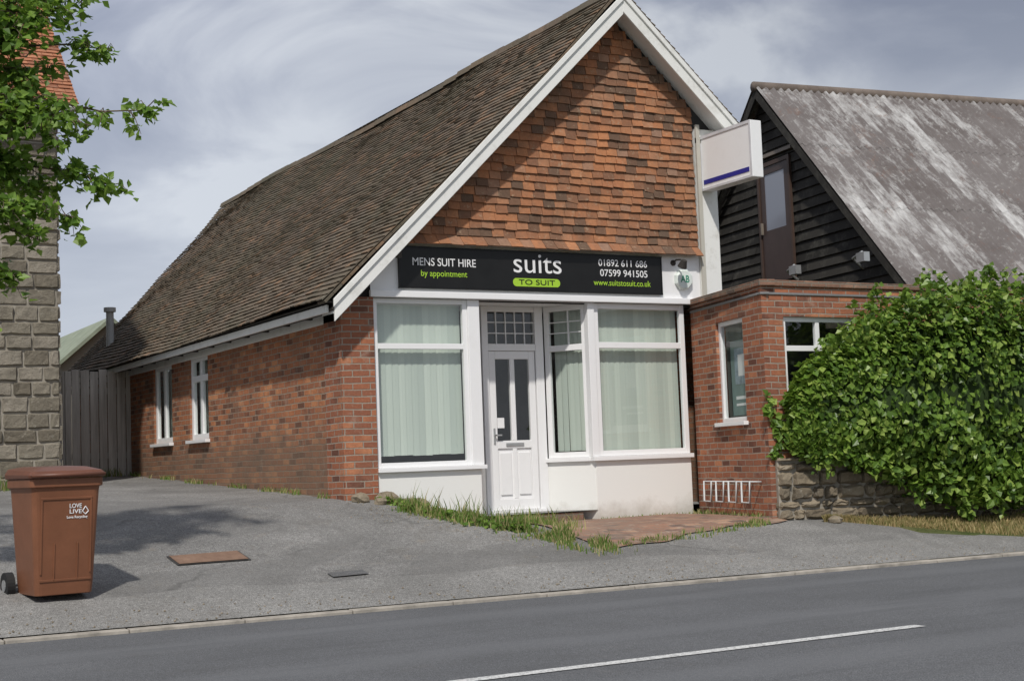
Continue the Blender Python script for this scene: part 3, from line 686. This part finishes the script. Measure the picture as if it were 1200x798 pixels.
blades('dry_grass_bank',pts,ML_GD,(.04,.15))
drape('grass_verge',5.6,14,lambda x:yk(x)+1.0-.4*min(1,max(0,(x-5.6)/1.2))+ .3*max(0,1-(x-5.6)),lambda x:ybank(x)+.1,120,20,.022,MGRASS,tuck=.03)
random.seed(5)
for k,(x,y,r) in enumerate(((.12,-.12,.11),(.42,-.18,.14),(.62,-.3,.10),(.80,-.22,.13),(.28,-.32,.08),(1.0,-.42,.07),(5.1,-2.45,.09))):
    vs=[];fs=[];nu,nv=8,5
    for j in range(nv+1):
        for i in range(nu):
            a=2*math.pi*i/nu; b_=math.pi*j/nv; q=Vector((math.sin(b_)*math.cos(a),math.sin(b_)*math.sin(a),math.cos(b_)*.7)); q*=r*(1+.35*noise.noise(q*1.7+Vector((k*5,0,0)))); vs.append(q+Vector((x,y,hgt(x,y)+r*.3)))
    for j in range(nv):
        for i in range(nu): fs.append((j*nu+i,j*nu+(i+1)%nu,(j+1)*nu+(i+1)%nu,(j+1)*nu+i))
    mesh_obj('rock',vs,fs,MSR,None,uv=False)
# ================= BARN =================
bn=empty('weatherboarded_barn')
gd=Vector((.1419,.9899,0)); rd=Vector((.9899,-.1419,0)); AP=Vector((9.5,3.6,7.44)); HW=3.75; EZB=3.66; LB=14
fb=Fr(AP.x+gd.x*HW,AP.y+gd.y*HW,AP.x-gd.x*HW,AP.y-gd.y*HW)
b=B(); random.seed(2); z=.2; rh=.17
while z<AP.z-.1:
    zt=min(z+rh,AP.z-.12); k=lambda q: HW*(AP.z-.1-q)/(AP.z-EZB) if q>EZB else HW-.15
    a=min(k(z),HW-.15); c=min(k(zt),HW-.15)
    # split each course in a few boards
    m0=[-1,ru(-.5,-.1),ru(.1,.6),1]
    for u0,u1 in zip(m0[:-1],m0[1:]):
        j=ru(0,.010)
        b.quad(fb.pt(HW+a*u0,.03+j,z+ru(-.004,.004)),fb.pt(HW+a*u1-.003,.03+j,z+ru(-.004,.004)),fb.pt(HW+c*u1-.003,.004,zt+.01),fb.pt(HW+c*u0,.004,zt+.01))
    b.quad(fb.pt(HW-a,.0,z),fb.pt(HW+a,.0,z),fb.pt(HW+a,.03,z),fb.pt(HW-a,.03,z)); z+=rh
b.obj('gable_boards',MBB,bn,uv=False)
dz=Vector((0,0,EZB-AP.z)); pe=AP-gd*HW+dz; pf=AP+gd*HW+dz
b=B(); b.quad(pf-gd*.1+Vector((0,0,-3.5)),pe+gd*.1+Vector((0,0,-3.5)),pe+gd*.1,AP+Vector((0,0,-.12)),pf-gd*.1); b.obj('gable_backing',MGUT,bn,uv=False)
b=B(); fs2=Fr(pe.x+gd.x*.15,pe.y+gd.y*.15,pe.x+gd.x*.15+rd.x*LB,pe.y+gd.y*.15+rd.y*LB); z=.2
while z<EZB-.05:
    b.quad(fs2.pt(0,.03,z),fs2.pt(LB,.03,z),fs2.pt(LB,.004,z+rh),fs2.pt(0,.004,z+rh)); z+=rh
b.quad(fs2.pt(LB,0,0),fs2.pt(LB,-2*HW+.3,0),fs2.pt(LB,-2*HW+.3,EZB),fs2.pt(LB,-HW,AP.z-.1),fs2.pt(LB,0,EZB))
b.quad(fs2.pt(0,-2*HW+.3,0),fs2.pt(LB,-2*HW+.3,0),fs2.pt(LB,-2*HW+.3,EZB),fs2.pt(0,-2*HW+.3,EZB))
b.obj('side_boards',MBB,bn,uv=False)
def corr(name,sgn):
    S=(-gd*sgn*HW+Vector((0,0,EZB-AP.z))); Ls_=S.length; S.normalize(); Nn=S.cross(rd); 
    if Nn.z<0: Nn=-Nn
    vs=[];fs=[]; pitch=.15; nper=6; n=int((LB+.5)/pitch*nper)
    secs=[(0,1.86,.014),(1.78,3.6,.007),(3.52,Ls_+.25,0)]
    for (a,c,lf) in secs:
        base=len(vs)
        for i in range(n+1):
            u=i*pitch/nper-.25; h=.024*math.sin(2*math.pi*i/nper)
            for s in (a,c): vs.append(AP+rd*u+S*s+Nn*(h+lf))
        for i in range(n): fs.append((base+2*i,base+2*i+1,base+2*i+3,base+2*i+2))
    return mesh_obj(name,vs,fs,MCOR,bn,smooth=True,uv=False)
corr('roof_near',1); corr('roof_far',-1)
b=B(); b.tube([AP-rd*.27+Vector((0,0,-.02)),AP+rd*(LB+.27)+Vector((0,0,-.02))],[.09,.09],10); b.obj('ridge_cap',plain('ridge_brown',(.16,.13,.11),.9,.3),bn,uv=False,smooth=True)
b=B()
for q in (pe,pf):
    a=AP-rd*.24; c=q-rd*.24+(q-AP).normalized()*.2
    V=Vector((0,0,-.22)); T=rd*.04; u=Vector((0,0,-.05))
    b.hexa([a+V,c+V,c+V+T,a+V+T,a+u,c+u,c+u+T,a+u+T])
b.obj('barge_boards',MBB,bn,uv=False)
b=B()
g0=pe-rd*.2+Vector((0,0,-.22))-gd*.26; b.tube([g0,g0+rd*(LB+.4)],[.06,.06],8); b.obj('gutter',MGUT,bn)
s0,s1=HW-.36,HW+.68
b=B(); b.box(fb,s0,s0+.06,.03,.075,4.05,6.12); b.box(fb,s1-.06,s1,.03,.075,4.05,6.12); b.box(fb,s0+.06,s1-.06,.03,.073,6.05,6.12); b.obj('door_frame',plain('brown_paint',(.07,.045,.035),.5),bn)
b=B(); b.box(fb,s0+.06,s1-.06,.03,.055,4.05,4.95); b.box(fb,s0+.06,s0+.2,.03,.055,4.95,6.05); b.box(fb,s1-.2,s1-.06,.03,.055,4.95,6.05); b.box(fb,s0+.2,s1-.2,.03,.055,5.92,6.05); b.obj('door_leaf',plain('door_brown',(.06,.04,.035),.4),bn)
b=B(); b.box(fb,s0+.2,s1-.2,.03,.042,4.95,5.92); m=M('door_pane',.08,(.25,.27,.32),.6); b.obj('door_pane',m.m,bn)
b=B(); b.box(fb,s0+.09,s0+.12,.056,.10,4.9,5.1); b.box(fb,s0-.1,s1+.1,.04,.09,6.2,6.26); b.obj('door_furniture',plain('brown_trim',(.2,.17,.14),.5),bn)
for (s,zz) in ((HW+1.35,4.12),(HW+3.2,4.06)):
    L=empty('floodlight'); b=B(); P=fb.pt
    b.tube([P(s-.65,.03,zz-.12),P(s-.6,.25,zz+.02),P(s,.5,zz+.03)],[.02]*3,6); b.box(fb,s-.10,s+.10,.44,.54,zz-.12,zz+.02); b.obj('fitting',MMET,L)
# ================= LEFT STONE HOUSE =================
hs=empty('stone_house'); fh=Fr(-10,6.0,-1.9,6.0)
stones('front_stones',fh,fh.L,1.0,6.7,.225,(.26,.52),MST,hs,irr=.03,seed=9,jz=.18,rag=.008,edge=.022)
b=B(); b.hexa([(-10,6.015,.6),(-1.915,6.015,.6),(-1.915,14,.6),(-10,14,.6),(-10,6.015,6.7),(-1.915,6.015,6.7),(-1.915,14,6.7),(-10,14,6.7)]); b.quad((-1.93,6.03,6.7),(-1.93,13.97,6.7),(-1.93,10,10.6)); b.quad((-10,6.03,6.7),(-10,10,10.6),(-10,13.97,6.7)); b.obj('wall_core',MMORT,hs)
stones('side_stones',Fr(-1.9,6.0,-1.9,14),8,1.0,6.7,.225,(.28,.52),MST,hs,irr=.03,seed=10,jz=.18,rag=.008,edge=.022)
Sh=Vector((0,4.25,3.95)); Lh=Sh.length; Sh.normalize(); Nh=Vector((0,-Sh.z,Sh.y))
tiles('roof_tiles',Vector((-10.2,5.7,6.62)),Vector((1,0,0)),Sh,Nh,int(Lh/.11),.11,.17,lambda a,c:(0,8.55),MTH,hs)
b=B(); b.hexa([(-10.2,5.72,6.56),(-1.66,5.72,6.56),(-1.66,10,10.52),(-10.2,10,10.52),(-10.2,5.72,6.61),(-1.66,5.72,6.61),(-1.66,10,10.58),(-10.2,10,10.58)])
b.hexa([(-10.2,10,10.52),(-1.66,10,10.52),(-1.66,14.3,6.56),(-10.2,14.3,6.56),(-10.2,10,10.6),(-1.66,10,10.6),(-1.66,14.3,6.62),(-10.2,14.3,6.62)]); b.obj('roof_deck',MTH,hs)
b=B(); b.tube([(-10.2,5.64,6.55),(-1.66,5.64,6.55)],[.055,.055],8); b.obj('gutter',plain('pale_pipe',(.4,.4,.38),.5),hs)
wx=empty('tv_aerial'); b=B(); b.tube([(-2.2,9.9,10.5),(-2.2,9.9,12.2)],[.02,.02],6); b.tube([(-2.6,9.4,12.1),(-1.3,9.9,12.1)],[.012,.012],6)
for k in range(6): q=Vector((-2.5+.2*k,9.44+.077*k,12.1)); b.tube([q+Vector((0,0,-.14)),q+Vector((0,0,.14))],[.007,.007],5)
b.obj('rods',MMET,wx)
# ================= TIMBER FENCE =================
fe=empty('timber_fence'); random.seed(4); b=B(); ffn=Fr(-2.0,9.42,-.0,9.42); s=0
while s<1.95:
    w=ru(.13,.16); b.box(ffn,s,s+w-.012,ru(0,.012),.03,1.15,3.0+ru(-.03,.02)); s+=w
b.box(ffn,.9,1.0,.031,.06,1.2,2.98); b.box(ffn,0,1.98,-.06,-.002,1.5,1.6); b.box(ffn,0,1.98,-.06,-.002,2.6,2.7); b.obj('boards',MWOOD,fe,uv=False,bevel=.004)
b=B(); b.box(ffn,.62,.70,.031,.045,2.2,2.25); b.obj('latch',MGUT,fe)
# ================= BACK OUTBUILDING =================
ob=empty('outbuilding')
def ozz(x): return 3.72+.88*(x-.6) if x<1.75 else 3.72+.88*1.15-.88*(x-1.75)
b=B(); b.quad((-.3,17.9,.5),(3.4,17.9,.5),(3.4,17.9,ozz(3.4)),(1.75,17.9,ozz(1.75)),(-.3,17.9,ozz(-.3))); b.quad((-.3,17.9,.5),(-.3,17.9,ozz(-.3)),(-.3,26,ozz(-.3)),(-.3,26,.5)); b.quad((3.4,17.9,.5),(3.4,17.9,ozz(3.4)),(3.4,26,ozz(3.4)),(3.4,26,.5)); b.obj('walls',MBEI,ob)
b=B()
for x0,x1 in ((-.7,1.75),(1.75,3.9)):
    b.hexa([(x0,17.6,ozz(x0)),(x1,17.6,ozz(x1)),(x1,26.2,ozz(x1)),(x0,26.2,ozz(x0)),(x0,17.6,ozz(x0)+.1),(x1,17.6,ozz(x1)+.1),(x1,26.2,ozz(x1)+.1),(x0,26.2,ozz(x0)+.1)])
b.obj('roof',MGREY,ob)
# ================= WHEELIE BIN =================
bi=empty('wheelie_bin',(-3.90,-3.02,hgt(-3.90,-3.1)+.012)); bi.rotation_euler=(0,0,math.radians(6))
def loft(secs,mat,name,parent,bevel=.01):
    vs=[];fs=[];n=len(secs[0])
    for s_ in secs: vs+=s_
    for i in range(len(secs)-1):
        for k in range(n): fs.append((i*n+k,i*n+(k+1)%n,(i+1)*n+(k+1)%n,(i+1)*n+k))
    fs.append(tuple(range(n))[::-1]); fs.append(tuple((len(secs)-1)*n+k for k in range(n)))
    return mesh_obj(name,vs,fs,mat,parent,bevel=bevel)
def rr(hx,y0,y1,z,r=.05,m_=4,dz=0):
    pts=[]
    for (cx,cy,a0) in ((hx-r,y0+r,-90),(hx-r,y1-r,0),(-hx+r,y1-r,90),(-hx+r,y0+r,180)):
        for k in range(m_+1):
            a=math.radians(a0+90*k/m_); pts.append((cx+r*math.cos(a),cy+r*math.sin(a),z+dz*((cy+r*math.sin(a))-y0)))
    return pts
loft([rr(.235,-.24,.27,.03),rr(.242,-.25,.27,.10),rr(.278,-.33,.30,.86),rr(.283,-.335,.30,.90),rr(.303,-.355,.32,.905,.05),rr(.303,-.355,.32,.975,.05)],MBIN,'body',bi,.006)
loft([rr(.313,-.375,.34,.978,.05),rr(.318,-.385,.345,1.005,.05,dz=.02),rr(.295,-.36,.33,1.035,.05,dz=.04),rr(.20,-.26,.25,1.065,.05,dz=.03)],MLID,'lid',bi,.006)
b=B(); b.tube([(-.26,.385,.99),(.26,.385,.99)],[.018,.018],10)
for x in (-.2,0,.2): b.tube([(x,.32,.99),(x,.385,.99)],[.02,.02],8)
b.obj('handle',MLID,bi)
b=B(); b.tube([(-.30,-.385,1.0),(.30,-.385,1.0)],[.016,.016],8); b.obj('lid_lip',MLID,bi,smooth=True)
b=B()
for x in (-.31,.27): b.tube([(x-.03,.27,.10),(x+.035,.27,.10)],[.11,.11],24)
b.obj('wheels',MRUB,bi)
b=B()
for x in (-.345,.305): b.tube([(x-.0,.27,.10),(x+.008,.27,.10)],[.05,.05],14)
b.tube([(-.3,.27,.10),(.3,.27,.10)],[.012,.012],8); b.obj('axle_and_hubs',MMET,bi)
def fy(z): return -.25-(z-.10)*.1053
b=B()
for (x0,x1,z0,z1) in ((-.21,-.195,.2,.8),(.195,.21,.2,.8),(-.10,-.09,.14,.45),(.09,.10,.14,.45)):
    b.hexa([(x0,fy(z0)-.008,z0),(x1,fy(z0)-.008,z0),(x1,fy(z0)+.01,z0),(x0,fy(z0)+.01,z0),(x0,fy(z1)-.008,z1),(x1,fy(z1)-.008,z1),(x1,fy(z1)+.01,z1),(x0,fy(z1)+.01,z1)])
for z_ in (.14,.80): b.hexa([(-.21,fy(z_)-.008,z_),(.21,fy(z_)-.008,z_),(.21,fy(z_)+.01,z_),(-.21,fy(z_)+.01,z_),(-.21,fy(z_+.02)-.008,z_+.02),(.21,fy(z_+.02)-.008,z_+.02),(.21,fy(z_)+.01,z_+.02),(-.21,fy(z_)+.01,z_+.02)])
b.obj('ribs',MBIN,bi,bevel=.003)
for t_,z_,sz in (('LOVE',.745,.05),('LIVE',.70,.05),('Love Recycling',.655,.03)):
    o=text(t_,.02,.12 if sz>.04 else .19,z_,sz,MTXT,bi,y=fy(z_)-.004,bold=.0005); 
    if sz<.04: o.location.x=.0
    o.rotation_euler=(math.pi/2+.105,0,0)
b=B(); 
for (p_,q_) in (((.13,.70),(.155,.74)),((.155,.74),(.18,.70)),((.18,.70),(.155,.675)),((.155,.675),(.13,.70))):
    b.tube([(p_[0],fy(p_[1])-.003,p_[1]),(q_[0],fy(q_[1])-.003,q_[1])],[.004,.004],5)
b.obj('logo',MTXT,bi)
# ================= TREE =================
tr=empty('overhanging_tree'); random.seed(33)
b=B()
base=Vector((-6.9,-2.9,hgt(-6.9,-2.9)-.05))
b.tube([base,base+Vector((.05,0,1.2)),base+Vector((.15,.1,2.6)),base+Vector((.2,0,4.2)),base+Vector((.3,.1,5.6))],[.17,.13,.11,.07,.03],10)
tg=[(-3.12,-3.3,4.33,1.3,.62,.8),(-3.43,-3.3,4.82,1.5,.6,.8),(-3.42,-3.2,3.66,1.4,.65,.8),(-3.72,-3.3,3.36,1.5,.6,.8),(-3.62,-3.3,4.15,1.9,.6,1),(-3.55,-3.4,5.25,1.5,.6,1),
(-4.0,-3.4,3.12,2.0,.55,.9),(-4.25,-3.3,2.85,1.8,.6,.9),(-4.4,-3.2,2.50,1.2,.65,.8),
(-3.95,-3.2,4.6,3,.6,1.3),(-4.0,-3.5,4.0,3,.6,1.3),(-3.95,-3.0,3.6,3.4,.6,1.2),(-3.9,-3.4,5.1,3,.6,1.3),(-3.8,-3.0,5.5,2.5,.6,1.3),(-4.15,-3.3,4.9,3,.6,1.4),(-4.1,-3.4,4.3,3,.6,1.4),(-4.1,-3.1,3.8,3,.6,1.3),(-4.2,-3.5,3.35,3,.6,1.1),
(-4.6,-3.5,5.6,1.5,.5,1.2),(-5.3,-2.6,5.8,1.0,.4,1.2),(-5.5,-3.8,3.9,1.,.5,1.2),(-7.5,-3.5,5.2,1.2,.4,1.3),(-8.3,-2.4,4.6,1.2,.4,1.3),(-7,-4,4.4,1.2,.4,1.3),(-6.5,-1.6,5.2,1.,.4,1.3),(-6.5,-2.8,6.5,1.4,.4,1.3),(-8,-3.2,3.6,1.,.4,1.2)]
lp=[]
for (x,y,z,dn,f0,spr) in tg:
    T=Vector((x,y,z)); st=base+Vector((.17,.05,ru(2.2,4.2))); st.z=min(st.z,z+.3)
    pts=[];n=9
    for i in range(n+1):
        t=i/n; q=st.lerp(T,t); q.z+=.28*math.sin(t*math.pi); q+=Vector((ru(-1,1),ru(-1,1),ru(-1,1)))*.05*(1 if 0<i<n else 0); pts.append(q)
    b.tube(pts,[.034*(1-.93*i/n)+.002 for i in range(n+1)],6)
    for k in range(int(17*dn)):
        t=ru(f0,1.0); i=min(n-1,int(t*n)); q=pts[i].lerp(pts[i+1],t*n-i)
        dvec=Vector((ru(-1,1),ru(-1,1),ru(-.8,.7))).normalized()*ru(.12,.42)*(1.3-.7*t)*spr; e=q+dvec; e2=e+Vector((0,0,-.05))
        b.tube([q,(q+e)/2+Vector((0,0,.03)),e2],[.006,.004,.002],4,cap=False)
        for j in range(int(ru(8,15))):
            u=ru(.15,1.08); lp.append((q.lerp(e2,u)+Vector((ru(-1,1),ru(-1,1),ru(-1,1)))*.05,Vector((ru(-.5,.5),ru(-1,.3),ru(0,1))).normalized()))
b.obj('trunk_and_limbs',MBARK,tr,uv=False)
leafmesh(lp,ML_T,'leaves',tr,.085,asp=.40)
# ================= DISTANT TREES =================
random.seed(50); dp=[]
for k in range(90):
    an_=ru(-1.2,1.5); R=ru(70,110); cx=math.sin(an_)*R; cy=math.cos(an_)*R; r=ru(3,5)
    for i in range(110):
        d=Vector((random.gauss(0,1),random.gauss(0,1),random.gauss(0,1))).normalized(); dp.append((Vector((cx,cy,1.5+r*.5))+Vector((d.x*r*1.2,d.y*r,d.z*r*.8))*ru(.6,1.05),d))
leafmesh(dp,ML_H,'distant_trees',None,1.3)
# ================= SKY & SUN =================
sd=Vector((-.50,-.72,0)).normalized(); el=math.radians(50)
S=Vector((sd.x*math.cos(el),sd.y*math.cos(el),math.sin(el)))
w=bpy.data.worlds.new('World'); scene.world=w; w.use_nodes=True; nt=w.node_tree; bg=nt.nodes['Background']; bg.inputs['Strength'].default_value=.13
sky=nt.nodes.new('ShaderNodeTexSky'); sky.sky_type='NISHITA'; sky.sun_disc=False; sky.sun_elevation=el; sky.sun_rotation=math.atan2(sd.x,sd.y)
tc=nt.nodes.new('ShaderNodeTexCoord'); mp=nt.nodes.new('ShaderNodeMapping'); mp.inputs['Scale'].default_value=(1,1,2.2); mp.inputs['Location'].default_value=(.35,.1,.2); nt.links.new(tc.outputs['Generated'],mp.inputs[0])
n_=nt.nodes.new('ShaderNodeTexNoise'); n_.inputs['Scale'].default_value=5.0; n_.inputs['Detail'].default_value=7; n_.inputs['Distortion'].default_value=.5; n_.inputs['Roughness'].default_value=.52; nt.links.new(mp.outputs[0],n_.inputs['Vector'])
cr=nt.nodes.new('ShaderNodeValToRGB'); nt.links.new(n_.outputs['Fac'],cr.inputs[0])
el_=cr.color_ramp.elements; el_.new(.5)
for e,(p_,c_) in zip(el_,[(.38,(2.3,2.55,3.3)),(.50,(3.2,3.45,4.15)),(.63,(5.2,5.45,5.9))]):
    e.position=p_; e.color=(*[x/10 for x in c_],1)
sc_=nt.nodes.new('ShaderNodeVectorMath'); sc_.operation='SCALE'; sc_.inputs['Scale'].default_value=10; nt.links.new(cr.outputs[0],sc_.inputs[0])
sx=nt.nodes.new('ShaderNodeSeparateXYZ'); nt.links.new(tc.outputs['Generated'],sx.inputs[0])
# the cloud bank is heavier and darker toward +X
xr_=nt.nodes.new('ShaderNodeMapRange'); xr_.inputs['From Min'].default_value=.15; xr_.inputs['From Max'].default_value=.75; xr_.inputs['To Min'].default_value=1.1; xr_.inputs['To Max'].default_value=.72; nt.links.new(sx.outputs[0],xr_.inputs['Value'])
sc2=nt.nodes.new('ShaderNodeVectorMath'); sc2.operation='SCALE'; nt.links.new(sc_.outputs[0],sc2.inputs[0]); nt.links.new(xr_.outputs[0],sc2.inputs['Scale'])
hr_=nt.nodes.new('ShaderNodeValToRGB'); hr_.color_ramp.elements[0].position=0.0; hr_.color_ramp.elements[0].color=(.85,.85,.85,1); hr_.color_ramp.elements[1].position=.30; hr_.color_ramp.elements[1].color=(0,0,0,1); nt.links.new(sx.outputs[2],hr_.inputs[0])
m1=nt.nodes.new('ShaderNodeMix'); m1.data_type='RGBA'; nt.links.new(hr_.outputs[0],m1.inputs[0]); nt.links.new(sc2.outputs[0],m1.inputs[6]); m1.inputs[7].default_value=(4.9,5.2,5.7,1)
m2=nt.nodes.new('ShaderNodeMix'); m2.data_type='RGBA'; m2.inputs[0].default_value=.93; nt.links.new(sky.outputs[0],m2.inputs[6]); nt.links.new(m1.outputs[2],m2.inputs[7])
nt.links.new(m2.outputs[2],bg.inputs[0])
ld=bpy.data.lights.new('sun','SUN'); ld.energy=3.2; ld.angle=math.radians(2.0); ld.color=(1,.955,.89); lo=bpy.data.objects.new('sun',ld); COL.objects.link(lo); lo.rotation_euler=S.to_track_quat('Z','Y').to_euler()
# ================= CAMERA =================
phi=0.038;p=math.atan(141/1700);th=math.radians(29.5)
F=Vector((math.sin(th)*math.cos(p),math.cos(th)*math.cos(p),math.sin(p))); R=Vector((math.cos(th),-math.sin(th),0)); U=R.cross(F)
Xc=R*math.cos(phi)-U*math.sin(phi); Yc=R*math.sin(phi)+U*math.cos(phi)
cam=bpy.data.cameras.new('camera'); cam.lens=51; cam.sensor_width=36; cam.sensor_fit='HORIZONTAL'; cam.clip_end=3000
co=bpy.data.objects.new('camera',cam); COL.objects.link(co)
Mx=Matrix((Xc,Yc,-F)).transposed().to_4x4(); Mx.translation=Vector((-6.52,-15.5,1.2)); co.matrix_world=Mx
scene.camera=co
